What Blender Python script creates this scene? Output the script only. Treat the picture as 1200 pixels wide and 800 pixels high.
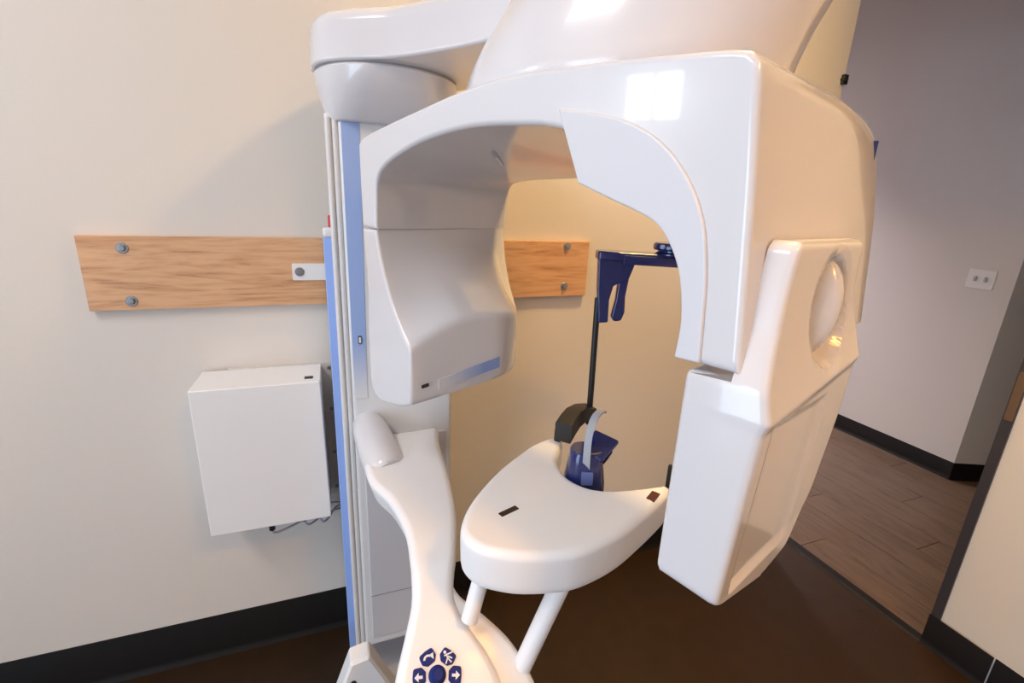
import bpy, bmesh, math, random
from mathutils import Vector, Matrix
import numpy as np
random.seed(7)
for o in list(bpy.data.objects): bpy.data.objects.remove(o)
S = bpy.context.scene; COL = S.collection
V3 = Vector
# ------------------------------------------------------------------ camera
HC = 1.48
yaw, pit, rol = 0.366216497, 0.280212961, 0.0454587602
f_ = V3((math.sin(yaw)*math.cos(pit), math.cos(yaw)*math.cos(pit), -math.sin(pit)))
r0 = V3((math.cos(yaw), -math.sin(yaw), 0)); u0 = r0.cross(f_)
r_ = math.cos(rol)*r0 + math.sin(rol)*u0; u_ = -math.sin(rol)*r0 + math.cos(rol)*u0
cam = bpy.data.cameras.new('camera'); camo = bpy.data.objects.new('camera', cam); COL.objects.link(camo)
M = Matrix((r_, u_, -f_)).transposed().to_4x4(); M.translation = (0, 0, HC); camo.matrix_world = M
cam.sensor_width = 36; cam.lens = 36*551.18/1200; cam.clip_start = 0.02
S.camera = camo
# ------------------------------------------------------------------ world, lights, exposure
w = bpy.data.worlds.new('world'); S.world = w; w.use_nodes = True
w.node_tree.nodes['Background'].inputs[0].default_value = (0.62, 0.75, 1.0, 1)
w.node_tree.nodes['Background'].inputs[1].default_value = 1.0
S.view_settings.view_transform = 'Standard'; S.view_settings.look = 'None'
S.view_settings.gamma = 1; S.view_settings.use_curve_mapping = False
S.view_settings.exposure = 0.0
def area(name, loc, size, power, col, target, size_y=None, shape='RECTANGLE'):
    l = bpy.data.lights.new(name, 'AREA'); l.shape = shape; l.size = size
    if size_y: l.size_y = size_y
    l.energy = power; l.color = col
    o = bpy.data.objects.new(name, l); COL.objects.link(o); o.location = loc
    o.rotation_euler = (V3(target)-V3(loc)).to_track_quat('-Z', 'Y').to_euler()
    return o
XL, XR, YW, YB, ZC = -2.40, 1.97, 1.464, -2.2, 3.0
DAY = (0.62, 0.80, 1.0); WARM = (1.0, 0.63, 0.22)
LAMP_ROOM, FILL_CAN, LAMP_HALL, FILL_PANEL = (1.0, 0.80), (0.75, -0.9), (2.60, 3.4), (-1.2, 0.10)
# daylight in the two window openings of the left wall
area('daylight_large_window', (XL-0.03, -0.80, 1.15), 1.60, 54, DAY, (0, -0.80, 1.15), 2.10)
area('daylight_small_window', (XL-0.03, 1.13, 2.17), 0.40, 8, (0.92, 0.95, 1.0), (0, 1.13, 2.17), 0.36)
# warm ceiling can in the room, two added fills, a can out in the hall
area('lamp_light_room', (*LAMP_ROOM, ZC-0.05), 0.28, 39, WARM, (*LAMP_ROOM, 0), shape='DISK')
area('amber_fill', (*FILL_CAN, ZC-0.05), 0.28, 38, (1.0, 0.46, 0.06), (*FILL_CAN, 0), shape='DISK')  # added amber fill that yellows the machine's right-hand faces
area('panel_fill', (*FILL_PANEL, ZC-0.02), 0.55, 31, (1.0, 0.94, 0.90), (*FILL_PANEL, 0), 1.15)  # added fill panel towards the window, brightens upward faces
area('lamp_light_hall', (*LAMP_HALL, ZC-0.05), 0.26, 185, (1.0, 0.92, 0.95), (*LAMP_HALL, 0), shape='DISK')

# ------------------------------------------------------------------ materials
def mat(name, col, rough=0.5, coat=0.0, metal=0.0, bump=None, var=None, spec=0.5):
    m = bpy.data.materials.new(name); m.use_nodes = True
    nt = m.node_tree; b = nt.nodes['Principled BSDF']
    b.inputs['Base Color'].default_value = (*col, 1); b.inputs['Roughness'].default_value = rough
    b.inputs['Metallic'].default_value = metal; b.inputs['Coat Weight'].default_value = coat
    b.inputs['Coat Roughness'].default_value = 0.04; b.inputs['Specular IOR Level'].default_value = spec
    tc = nt.nodes.new('ShaderNodeTexCoord')
    if var:      # (scale, amount): soft mottling of the colour
        n = nt.nodes.new('ShaderNodeTexNoise'); n.inputs['Scale'].default_value = var[0]; n.inputs['Detail'].default_value = 5
        mx = nt.nodes.new('ShaderNodeMix'); mx.data_type = 'RGBA'
        mx.inputs['A'].default_value = (*[c*(1-var[1]) for c in col], 1); mx.inputs['B'].default_value = (*[min(1, c*(1+var[1])) for c in col], 1)
        nt.links.new(tc.outputs['Object'], n.inputs['Vector']); nt.links.new(n.outputs['Fac'], mx.inputs['Factor'])
        nt.links.new(mx.outputs['Result'], b.inputs['Base Color'])
    if bump:
        n = nt.nodes.new('ShaderNodeTexNoise'); n.inputs['Scale'].default_value = bump[0]; n.inputs['Detail'].default_value = 4
        bp = nt.nodes.new('ShaderNodeBump'); bp.inputs['Strength'].default_value = bump[1]; bp.inputs['Distance'].default_value = 0.002
        nt.links.new(tc.outputs['Object'], n.inputs['Vector']); nt.links.new(n.outputs['Fac'], bp.inputs['Height'])
        nt.links.new(bp.outputs['Normal'], b.inputs['Normal'])
    return m
def grad_mat(name, c0, c1, p0, p1, rough=0.25):
    """printed fade between two colours along the line p0 -> p1 (object coordinates)"""
    m = mat(name, c0, rough, 0.3); nt = m.node_tree; b = nt.nodes['Principled BSDF']
    tc = nt.nodes.new('ShaderNodeTexCoord')
    sub = nt.nodes.new('ShaderNodeVectorMath'); sub.operation = 'SUBTRACT'; sub.inputs[1].default_value = p0
    dt = nt.nodes.new('ShaderNodeVectorMath'); dt.operation = 'DOT_PRODUCT'
    d = V3(p1)-V3(p0); dt.inputs[1].default_value = d/d.length_squared
    mx = nt.nodes.new('ShaderNodeMix'); mx.data_type = 'RGBA'; mx.clamp_factor = True
    mx.inputs['A'].default_value = (*c0, 1); mx.inputs['B'].default_value = (*c1, 1)
    nt.links.new(tc.outputs['Object'], sub.inputs[0]); nt.links.new(sub.outputs[0], dt.inputs[0])
    nt.links.new(dt.outputs['Value'], mx.inputs['Factor']); nt.links.new(mx.outputs['Result'], b.inputs['Base Color'])
    return m
def wood_mat(name, lo, mid, hi, scale, rough, stretch=(1, 9, 9), rot=None):
    m = mat(name, mid, rough); nt = m.node_tree; b = nt.nodes['Principled BSDF']
    tc = nt.nodes.new('ShaderNodeTexCoord'); mp = nt.nodes.new('ShaderNodeMapping')
    mp.inputs['Scale'].default_value = stretch
    nt.links.new(tc.outputs['Object'], mp.inputs['Vector'])
    oi = nt.nodes.new('ShaderNodeObjectInfo'); ml = nt.nodes.new('ShaderNodeMath'); ml.operation = 'MULTIPLY'; ml.inputs[1].default_value = 37
    nt.links.new(oi.outputs['Random'], ml.inputs[0])
    ad = nt.nodes.new('ShaderNodeVectorMath'); ad.operation = 'ADD'
    nt.links.new(mp.outputs[0], ad.inputs[0]); nt.links.new(ml.outputs[0], ad.inputs[1])
    n = nt.nodes.new('ShaderNodeTexNoise'); n.inputs['Scale'].default_value = scale; n.inputs['Detail'].default_value = 7
    n.inputs['Roughness'].default_value = 0.62; n.inputs['Distortion'].default_value = 0.9
    nt.links.new(ad.outputs[0], n.inputs['Vector'])
    mm = nt.nodes.new('ShaderNodeMath'); mm.operation = 'MULTIPLY'; mm.inputs[1].default_value = 5.0
    nt.links.new(n.outputs['Fac'], mm.inputs[0])
    fr = nt.nodes.new('ShaderNodeMath'); fr.operation = 'PINGPONG'; fr.inputs[1].default_value = 0.5
    nt.links.new(mm.outputs[0], fr.inputs[0])
    n2 = nt.nodes.new('ShaderNodeTexNoise'); n2.inputs['Scale'].default_value = scale*6; n2.inputs['Detail'].default_value = 3
    nt.links.new(ad.outputs[0], n2.inputs['Vector'])
    m2 = nt.nodes.new('ShaderNodeMath'); m2.operation = 'ADD'
    nt.links.new(fr.outputs[0], m2.inputs[0]); nt.links.new(n2.outputs['Fac'], m2.inputs[1])
    cr = nt.nodes.new('ShaderNodeValToRGB'); e = cr.color_ramp.elements
    e[0].position = 0.25; e[0].color = (*lo, 1); e[1].position = 1.0; e[1].color = (*hi, 1)
    k = cr.color_ramp.elements.new(0.55); k.color = (*mid, 1)
    nt.links.new(m2.outputs[0], cr.inputs['Fac']); nt.links.new(cr.outputs['Color'], b.inputs['Base Color'])
    return m
WHITE = mat('white_gloss_plastic', (0.705, 0.685, 0.705), 0.22, 0.6, bump=(6, 0.02))
WHITE2 = mat('white_satin_plastic', (0.78, 0.77, 0.77), 0.35, 0.15)
SHELFW = mat('white_shelf_plastic', (0.88, 0.865, 0.87), 0.42, 0.04)
OFFW = mat('warm_white_paint', (0.74, 0.72, 0.71), 0.4)
SEAM = mat('seam_grey', (0.30, 0.29, 0.30), 0.6)
GREYP = mat('grey_plastic', (0.42, 0.43, 0.47), 0.4)
LBLUE = mat('pale_blue_strip', (0.31, 0.45, 0.86), 0.4)
NAVY = mat('navy_gloss_plastic', (0.008, 0.016, 0.115), 0.16, 0.5)
NAVYB = mat('navy_button', (0.010, 0.022, 0.16), 0.5, 0.0, spec=0.2)
BLACK = mat('black_plastic', (0.012, 0.012, 0.013), 0.38)
CLEAR = mat('grey_translucent_clip', (0.40, 0.42, 0.47), 0.25, 0.3)
REDW = mat('dark_red_window', (0.020, 0.004, 0.003), 0.25, 0.0)
STEEL = mat('zinc_bolt', (0.33, 0.34, 0.36), 0.38, 0, 0.85)
GLYPH = mat('white_print_and_glint', (0.8, 0.8, 0.84), 0.5)
RED = mat('red_cap', (0.55, 0.03, 0.03), 0.4)
CHROME = mat('bright_metal', (0.6, 0.6, 0.62), 0.2, 0, 1)
WALL = mat('wall_paint', (0.69, 0.64, 0.59), 0.75, bump=(90, 0.12), var=(0.8, 0.015))
HALLW = mat('hall_wall_paint', (0.62, 0.58, 0.57), 0.75, bump=(90, 0.1))
CEILM = mat('ceiling_paint', (0.7, 0.68, 0.65), 0.8)
FLOORM = mat('brown_floor', (0.024, 0.0105, 0.003), 0.5, var=(14, 0.35), bump=(60, 0.08), spec=0.3)
BASEM = mat('black_rubber_base', (0.005, 0.0035, 0.0035), 0.6, spec=0.3)
OAK = wood_mat('oak_board', (0.33, 0.15, 0.065), (0.57, 0.31, 0.155), (0.68, 0.40, 0.22), 1.5, 0.45, (1.2, 9, 11))
PLANKM = wood_mat('hall_plank_wood', (0.062, 0.037, 0.024), (0.105, 0.066, 0.043), (0.14, 0.092, 0.063), 1.6, 0.4, (9, 1, 9))
GROUTM = mat('plank_gap', (0.03, 0.02, 0.015), 0.7)
ENDSHADEM = mat('end_shade_dark', (0.060, 0.055, 0.065), 0.35, 0, 0.3)
BOXM = mat('box_enamel', (0.82, 0.82, 0.83), 0.4)
PLATEM = mat('zinc_plate', (0.62, 0.59, 0.56), 0.5)
CABLEM = mat('grey_cable', (0.40, 0.40, 0.45), 0.5)
LAMPM = mat('lamp_glass', (0.9, 0.85, 0.75), 0.4)
GLASSM = mat('window_frame_white', (0.75, 0.75, 0.75), 0.4)

# ------------------------------------------------------------------ mesh helpers
def wloc(p):
    v = V3((0, 0, 0))
    while p: v += p.location; p = p.parent
    return v
def mk(name, V, F, m, parent=None, sharp=38, wn=True, merge=False):
    off = wloc(parent); me = bpy.data.meshes.new(name)
    me.from_pydata([V3(v)-off for v in V], [], F)
    bm = bmesh.new(); bm.from_mesh(me)
    if merge: bmesh.ops.remove_doubles(bm, verts=bm.verts, dist=1e-5)
    bmesh.ops.recalc_face_normals(bm, faces=bm.faces); bm.to_mesh(me); bm.free()
    me.materials.append(m)
    if sharp:
        me.polygons.foreach_set('use_smooth', [True]*len(me.polygons)); me.set_sharp_from_angle(angle=math.radians(sharp))
    o = bpy.data.objects.new(name, me); COL.objects.link(o); o.parent = parent
    if wn and sharp:
        md = o.modifiers.new('wn', 'WEIGHTED_NORMAL'); md.keep_sharp = True; md.weight = 80
    return o
def empty(name, loc, label=None, cat=None):
    o = bpy.data.objects.new(name, None); o.empty_display_size = 0.1; o.location = loc; COL.objects.link(o)
    if label: o['label'] = label; o['category'] = cat
    return o
def join(*parts):
    V, F = [], []
    for v, f in parts:
        n = len(V); V += list(v); F += [tuple(i+n for i in q) for q in f]
    return V, F
def loft(rings, cap0=True, cap1=True, closed=True):
    n = len(rings[0]); V = [p for r in rings for p in r]; F = []
    for k in range(len(rings)-1):
        for i in range(n if closed else n-1):
            j = (i+1) % n; F.append((k*n+i, k*n+j, (k+1)*n+j, (k+1)*n+i))
    if cap0: F.append(tuple(range(n))[::-1])
    if cap1: F.append(tuple((len(rings)-1)*n+i for i in range(n)))
    return V, F
def area2(P): return 0.5*sum(P[i-1][0]*P[i][1]-P[i][0]*P[i-1][1] for i in range(len(P)))
def offset(P, d):
    """move a closed CCW outline inward by d"""
    n = len(P); R = []
    for i in range(n):
        a, b, c = V3(P[i-1]), V3(P[i]), V3(P[(i+1) % n])
        e1 = (b-a); e2 = (c-b)
        if e1.length < 1e-9 or e2.length < 1e-9: R.append(tuple(b)); continue
        e1.normalize(); e2.normalize()
        n1 = V3((-e1.y, e1.x)); n2 = V3((-e2.y, e2.x)); m = n1+n2
        if m.length < 1e-6: m = n1.copy()
        m.normalize(); k = max(0.45, m.dot(n1)); R.append(tuple(b+m*(d/k)))
    return R
def rprism(P, fr, t, r=0.004, rb=None, seg=4, P1=None):
    """outline P extruded by t along fr's third axis, rims rounded by r (start) and rb (end); P1: other end's outline"""
    o, ax, ay, an = [V3(q) for q in fr]
    P = [V3(p).to_2d() if len(p) > 2 else V3(p) for p in P]
    if area2(P) < 0:
        P = P[::-1]; P1 = P1[::-1] if P1 else None
    P1 = [V3(p) for p in (P1 or P)]; rb = r if rb is None else rb
    def at(s): return [P[i].lerp(P1[i], s) for i in range(len(P))]
    rings = []
    if r > 0:
        for k in range(seg+1):
            a = k/seg*math.pi/2; h = r*(1-math.cos(a)); rings.append((offset(at(h/t), r*(1-math.sin(a))), h))
    else: rings.append((at(0), 0))
    if rb > 0:
        for k in range(seg+1):
            a = math.pi/2*(1-k/seg); h = t-rb*(1-math.cos(a)); rings.append((offset(at(h/t), rb*(1-math.sin(a))), h))
    else: rings.append((at(1), t))
    return loft([[o+ax*q[0]+ay*q[1]+an*h for q in R] for R, h in rings])
def roundpoly(P, rad, seg=5):
    """corners rounded; rad a number or one per corner"""
    n = len(P); R = []
    for i in range(n):
        r = rad[i] if isinstance(rad, (list, tuple)) else rad
        a, b, c = V3(P[i-1]), V3(P[i]), V3(P[(i+1) % n])
        if r <= 0: R.append(tuple(b)); continue
        e1 = (a-b).normalized(); e2 = (c-b).normalized(); ang = e1.angle(e2)
        L = min(r/math.tan(ang/2), (a-b).length*0.49, (c-b).length*0.49)
        p, q = b+e1*L, b+e2*L
        for k in range(seg+1):
            s = k/seg; R.append(tuple((1-s)**2*p+2*s*(1-s)*b+s*s*q))
    return R
def spline(P, n, closed=False):
    """Catmull-Rom through P, n samples per span"""
    P = [V3(p) for p in P]; N = len(P); out = []
    for i in range(N if closed else N-1):
        if closed: p0, p1, p2, p3 = P[i-1], P[i], P[(i+1) % N], P[(i+2) % N]
        else: p0, p1, p2, p3 = P[max(i-1, 0)], P[i], P[i+1], P[min(i+2, N-1)]
        for k in range(n):
            t = k/n
            out.append(0.5*((2*p1)+(p2-p0)*t+(2*p0-5*p1+4*p2-p3)*t*t+(3*p1-p0-3*p2+p3)*t**3))
    if not closed: out.append(P[-1])
    return out
def resample(P, n):
    P = [V3(p) for p in P]; L = [0]
    for i in range(1, len(P)): L.append(L[-1]+(P[i]-P[i-1]).length)
    out = []; j = 0
    for k in range(n):
        s = L[-1]*k/(n-1)
        while j < len(P)-2 and L[j+1] < s: j += 1
        d = L[j+1]-L[j]; out.append(P[j].lerp(P[j+1], (s-L[j])/d if d > 0 else 0))
    return out
XYZ = ((1, 0, 0), (0, 1, 0), (0, 0, 1))
def box(x0, x1, y0, y1, z0, z1, r=0.0, seg=3):
    """box with all edges along z rounded and both z rims rounded"""
    P = [(x0, y0), (x1, y0), (x1, y1), (x0, y1)]
    if r > 0: P = roundpoly(P, r, seg)
    return rprism(P, ((0, 0, z0), *XYZ), z1-z0, r*0.8, r*0.8, seg)
def tube(P, rad, n=14, cap=True, flat=None):
    """tube along points; rad a number or list; flat=(w,h) ratio for oval sections with up-vector"""
    P = [V3(p) for p in P]; rings = []; up = None
    for i, p in enumerate(P):
        t = (P[min(i+1, len(P)-1)]-P[max(i-1, 0)]).normalized()
        if up is None: up = V3((0, 0, 1)) if abs(t.z) < 0.9 else V3((0, 1, 0))
        s = t.cross(up).normalized(); up = s.cross(t).normalized()
        r = rad[i] if isinstance(rad, (list, tuple)) else rad
        a, b = (r*flat[0], r*flat[1]) if flat else (r, r)
        rings.append([p+s*a*math.cos(2*math.pi*k/n)+up*b*math.sin(2*math.pi*k/n) for k in range(n)])
    return loft(rings, cap, cap)
def lathe(c, ax, prof, n=24):
    """profile [(radius, height)] turned about axis ax through c"""
    ax = V3(ax).normalized(); s = ax.orthogonal().normalized(); t = ax.cross(s)
    return loft([[V3(c)+ax*h+(s*math.cos(2*math.pi*k/n)+t*math.sin(2*math.pi*k/n))*max(r, 1e-4) for k in range(n)] for r, h in prof])
def struct(o, label=None):
    o['kind'] = 'structure'
    if label: o['label'] = label
    return o

# ================================================================== THE ROOM
struct(mk('floor', *box(XL-0.2, XR, YB-0.2, YW+0.2, -0.10, 0.0), FLOORM, sharp=None))
# hall floor: planks on a dark bed
XH = 3.43
hf = struct(mk('floor_hall', *box(XR, 6.0, -2.4, 5.0, -0.10, -0.004), GROUTM, sharp=None))
pw, pl = 0.178, 1.22
pm = None
for i in range(16):
    x0 = XR+0.012+i*pw
    y0 = -2.4-(i*0.47 % pl)
    while y0 < 4.9:
        if x0 < 4.7 and y0 > -2.0:
            if pm is None:
                pm = mk('plank', *rprism([(0, 0), (pw-0.003, 0), (pw-0.003, pl-0.003), (0, pl-0.003)], ((0, 0, 0), *XYZ), 0.004, 0, 0.0012, 2), PLANKM, hf, sharp=None); p = pm
            else:
                p = pm.copy(); COL.objects.link(p)
            p.location = (x0, y0, -0.004)
        y0 += pl
struct(mk('ceiling', *box(XL-0.2, 6.0, YB-0.2, 5.0, ZC, ZC+0.1), CEILM, sharp=None))
struct(mk('wall_back', *box(XL-0.2, 1.885, YW, YW+0.14, -0.1, ZC), WALL, sharp=None))
struct(mk('wall_front', *box(XL-0.2, 6.0, YB-0.14, YB, -0.1, ZC), WALL, sharp=None))
# left wall with its two window openings
y0, y1, z0, z1 = -1.60, 0.0, 0.10, 2.20; a0, a1, b0, b1 = 0.93, 1.33, 1.99, 2.35
bx = lambda ya, yb, za, zb: box(XL-0.14, XL, ya, yb, za, zb)
struct(mk('wall_left', *join(bx(YB, y0, 0, ZC), bx(y0, y1, 0, z0), bx(y0, y1, z1, ZC), bx(y1, a0, 0, ZC), bx(a0, a1, 0, b0), bx(a0, a1, b1, ZC), bx(a1, YW, 0, ZC)), WALL, sharp=None))
for i, (ya, yb, za, zb) in enumerate(((y0, y1, z0, z1), (a0, a1, b0, b1))):
    t = 0.035
    fr = join(box(XL-0.02, XL+0.015, ya, ya+t, za, zb), box(XL-0.02, XL+0.015, yb-t, yb, za, zb), box(XL-0.02, XL+0.015, ya, yb, za, za+t), box(XL-0.02, XL+0.015, ya, yb, zb-t, zb), box(XL-0.02, XL+0.01, (ya+yb)/2-0.015, (ya+yb)/2+0.015, za, zb))
    struct(mk('window_%d' % (i+1), *fr, GLASSM, sharp=None))
# right wall: a dark strip paints the shading of its end at the doorway
YJ = 0.735
struct(mk('wall_right', *join(box(XR-0.005, XR+0.12, YB, YJ-0.02, 0, ZC), box(XR-0.005, XR+0.12, YJ-0.02, YW, 2.34, ZC)), WALL, sharp=None))
df = struct(mk('wall_end_shade', *join(box(XR-0.012, XR+0.127, YJ-0.028, YJ, 0.0, 2.34), box(XR+0.04, XR+0.06, YJ, YJ+0.012, 0.0, 2.34)), ENDSHADEM, sharp=None), 'dark strip painted as shading at the end of the right wall')
mk('strike_plate', *rprism(roundpoly([(0.90, 0), (1.06, 0), (1.06, 0.022), (0.90, 0.022)], 0.004), ((XR-0.012, YJ-0.026, 0), (0, 0, 1), (0, 1, 0), (-1, 0, 0)), 0.003, 0, 0.001, 2), mat('bronze_strike', (0.22, 0.14, 0.09), 0.4, 0, 0.6), df)
# hall
struct(mk('wall_hall', *rprism([(XH, 1.42), (5.9, 0.40), (5.9, 5.0), (XH, 5.0)], ((0, 0, 0), *XYZ), ZC, 0, 0), HALLW, sharp=None))
struct(mk('wall_hall_end', *box(1.885, 6.0, 5.0, 5.14, -0.1, ZC), HALLW, sharp=None))
struct(mk('wall_hall_side', *box(5.9, 6.0, -2.2, 0.40, 0, ZC), HALLW, sharp=None))
struct(mk('wall_hall_inner', *box(1.745, 1.885, YW+0.14, 5.0, 0, ZC), HALLW, sharp=None))
# rubber cove bases
def base(name, p, q, nrm, h=0.152, seam=()):
    """cove base from p to q (floor points), toe out along nrm"""
    p, q, n = V3((*p, 0)), V3((*q, 0)), V3((*nrm, 0)); d = (q-p); L = d.length; d.normalize()
    prof = [(0, 0), (0.013, 0), (0.011, 0.004), (0.006, 0.012), (0.004, 0.022), (0.0035, h-0.002), (0.0025, h), (0, h)]
    rings = [[p+d*s+n*a+V3((0, 0, b)) for a, b in prof] for s in (0, L)]
    return struct(mk(name, *loft(rings), BASEM, sharp=30, wn=False))
base('baseboard_back', (XL, YW), (1.885, YW), (0, -1), 0.158)
base('baseboard_left', (XL, YB), (XL, YW), (1, 0))
base('baseboard_right', (XR-0.005, YB), (XR-0.005, 0.55), (-1, 0), 0.122)
base('baseboard_right_end', (XR-0.0125, 0.553), (XR-0.0125, YJ+0.002), (-1, 0), 0.125)
base('baseboard_hall', (XH, 1.42), (XH, 5.0), (-1, 0), 0.11)
base('baseboard_hall_return', (XH-0.002, 1.42), (5.88, 0.405), (-0.384, -0.923), 0.11)
struct(mk('trim_1', *rprism([(XR-0.03, 0), (XR+0.02, 0), (XR+0.014, 0.006), (XR-0.02, 0.006)], ((0, YJ, 0), (1, 0, 0), (0, 0, 1), (0, 1, 0)), YW-YJ+0.14, 0, 0), BASEM, sharp=None), 'black rubber transition strip between brown floor and hall planks')
# dark closer bracket high on the corner of the back wall
o = mk('corner_hook', *join(box(1.868, 1.894, YW-0.012, YW+0.03, 1.985, 2.02, 0.004), lathe((1.872, YW-0.02, 2.003), (0, 1, 0), [(0, 0), (0.008, 0), (0.008, 0.02)], 12)), BLACK)
o['label'] = 'small black catch high on the edge of the wall above the machine'; o['category'] = 'catch'
# ceiling lamps, the amber can and the panel added as fill (their light is set at the top)
for (x, y), lab, rim in ((LAMP_ROOM, 'round white ceiling can with warm lamp beside the arched arm', 0.17), (FILL_CAN, 'added round ceiling can with amber fill lamp near the wall facing the machine', 0.17), (LAMP_HALL, 'deep round white ceiling can out in the hall', 0.27)):
    e = empty('ceiling_lamp', (x, y, ZC-0.001), lab, 'lamp')
    mk('housing', *lathe((x, y, ZC), (0, 0, -1), [(0.0, 0.0), (0.175, 0.0), (0.175, rim), (0.160, rim), (0.155, 0.03), (0, 0.03)], 32), OFFW, e)
e = empty('ceiling_fill_panel', (*FILL_PANEL, ZC-0.001), 'added rectangular ceiling fill panel in a white frame', 'lamp')
tx, ty = FILL_PANEL
for q in ((tx-0.31, tx-0.28, ty-0.61, ty+0.61), (tx+0.28, tx+0.31, ty-0.61, ty+0.61), (tx-0.28, tx+0.28, ty-0.61, ty-0.58), (tx-0.28, tx+0.28, ty+0.58, ty+0.61)):
    mk('frame_bar', *box(*q, ZC-0.04, ZC), OFFW, e, sharp=None)

# ================================================================== BOARD ON THE WALL
def bolt(name, c, ax, s, parent, m=None):
    """domed hex bolt with washer"""
    c = V3(c); ax = V3(ax)
    sx = ax.orthogonal().normalized(); sy = ax.cross(sx)
    hexa = roundpoly([(0.62*s*math.cos(k*math.pi/3), 0.62*s*math.sin(k*math.pi/3)) for k in range(6)], 0.05*s, 2)
    return mk(name, *join(lathe(c, ax, [(0, 0), (s, 0), (s, 0.10*s), (0.92*s, 0.18*s), (0, 0.18*s)], 20),
              rprism(hexa, (c+ax*0.15*s, sx, sy, ax), 0.45*s, 0, 0.1*s, 2)), m or STEEL, parent)
bd = empty('mounting_board', (0.12, YW, 1.276), 'long horizontal oak board bolted to the beige wall behind the machine', 'board')
mk('plank', *rprism([(-0.583, 1.180), (0.822, 1.188), (0.822, 1.374), (-0.583, 1.366)], ((0, YW, 0), (1, 0, 0), (0, 0, 1), (0, -1, 0)), 0.019, 0, 0.0015, 2), OAK, bd)
for x, z in ((-0.492, 1.338), (-0.492, 1.204), (0.737, 1.358), (0.737, 1.222)):
    bolt('bolt', (x, YW-0.019, z), (0, -1, 0), 0.0135, bd)

# ================================================================== CONTROL BOX ON THE WALL
cb = empty('control_box', (-0.2, YW, 0.567), 'white sheet metal control box with cables on the wall under the oak board', 'box')
YF = 1.302
mk('cover', *rprism(roundpoly([(-0.362, 0.568), (-0.052, 0.568), (-0.056, 0.998), (-0.364, 0.998)], 0.003, 2), ((0, YW-0.012, 0), (1, 0, 0), (0, 0, 1), (0, -1, 0)), YW-0.012-YF, 0.0, 0.003, 3), BOXM, cb)
mk('back_plate', *rprism([(-0.30, 0.55), (-0.014, 0.55), (-0.018, 1.0), (-0.30, 1.0)], ((0, YW, 0), (1, 0, 0), (0, 0, 1), (0, -1, 0)), 0.012, 0, 0.001, 2), PLATEM, cb)
for z in (0.985, 0.85, 0.70, 0.575):
    bolt('screw', (-0.034, YW-0.012, z), (0, -1, 0), 0.006, cb)
mk('indicator', *box(-0.096, -0.074, YF+0.028, YF+0.044, 0.997, 1.001, 0.002), BLACK, cb)
for x in (-0.345, -0.335): pass
for k, (x, y) in enumerate(((-0.215, 1.33), (-0.13, 1.35), (-0.09, 1.36))):
    g = mk('cable_gland', *lathe((x, y, 0.569), (0, 0, -1), [(0.0, 0), (0.010, 0), (0.010, 0.010), (0.0085, 0.011), (0.0085, 0.030), (0.005, 0.033), (0, 0.033)], 10), BLACK if k < 2 else GREYP, cb)
    e = [(-0.045, 1.438, 0.525), (-0.035, 1.45, 0.49), (-0.035, 1.452, 0.50)][k]
    pts = spline([(x, y, 0.54), (x+0.012, y+0.006, 0.522-0.006*k), ((x+e[0])/2, (y+e[1])/2, 0.518-0.012*k), e, (0.03, 1.455, 0.47+0.012*k)], 6)
    mk('cable', *tube(pts, 0.0032, 8), CABLEM, cb)

# ================================================================== LIGHT SWITCH IN THE HALL
ls = empty('light_switch', (XH, 1.568, 1.197), 'white double light switch plate on the hall wall', 'switch')
mk('plate', *rprism(roundpoly([(1.505, 1.143), (1.632, 1.143), (1.632, 1.252), (1.505, 1.252)], 0.006), ((XH, 0, 0), (0, 1, 0), (0, 0, 1), (-1, 0, 0)), 0.006, 0, 0.003, 3), OFFW, ls)
for yc in (1.545, 1.592):
    mk('toggle', *rprism(roundpoly([(yc-0.006, 1.185), (yc+0.006, 1.185), (yc+0.006, 1.212), (yc-0.006, 1.212)], 0.002, 2), ((XH-0.006, 0, 0), (0, 1, 0), (0, 0, 1), (-1, 0, 0)), 0.010, 0, 0.002, 2), GREYP, ls)

# ================================================================== THE X-RAY MACHINE
MX = empty('panoramic_xray_machine', (0.15, 1.30, 0.0), 'white dental panoramic x-ray machine with arched rotating arm, chin shelf and blue strips', 'x-ray machine')
# ---- fixed column behind, with pale blue edge strips
fc = mk('column', *box(-0.022, 0.306, 1.312, 1.428, 0.0, 1.385, 0.006), WHITE2, MX)
mk('edge_strip', *box(-0.024, 0.0, 1.296, 1.318, 0.012, 1.383, 0.003), LBLUE, fc)['label'] = 'pale blue column strip'
mk('edge_strip', *box(0.287, 0.306, 1.296, 1.318, 0.012, 1.383, 0.003), mat('shaded_blue_strip', (0.22, 0.25, 0.34), 0.45), fc)  # other blue strip, its shade painted in as grey
mk('strip_cap', *box(-0.025, 0.004, 1.293, 1.33, 1.382, 1.408, 0.009), WHITE, fc)
mk('red_cap', *lathe((-0.004, 1.315, 1.405), (0, 0, 1), [(0, 0), (0.006, 0), (0.006, 0.03), (0.004, 0.033), (0, 0.033)], 10), RED, fc)
mk('foot', *box(0.004, 0.33, 1.10, 1.442, 0.0, 0.035, 0.01), mat('foot_grey', (0.30, 0.29, 0.31), 0.45), fc)
# bracket that ties the column to the oak board
br = mk('wall_bracket', *join(rprism(roundpoly([(-0.112, 1.253), (0.03, 1.253), (0.03, 1.300), (-0.112, 1.300)], 0.004, 3), ((0, YW-0.019, 0), (1, 0, 0), (0, 0, 1), (0, -1, 0)), 0.004, 0, 0.001, 2), box(0.0, 0.03, 1.42, YW-0.02, 1.255, 1.298)), WHITE2, MX)
bolt('bolt', (-0.093, YW-0.023, 1.277), (0, -1, 0), 0.0125, br)
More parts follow.
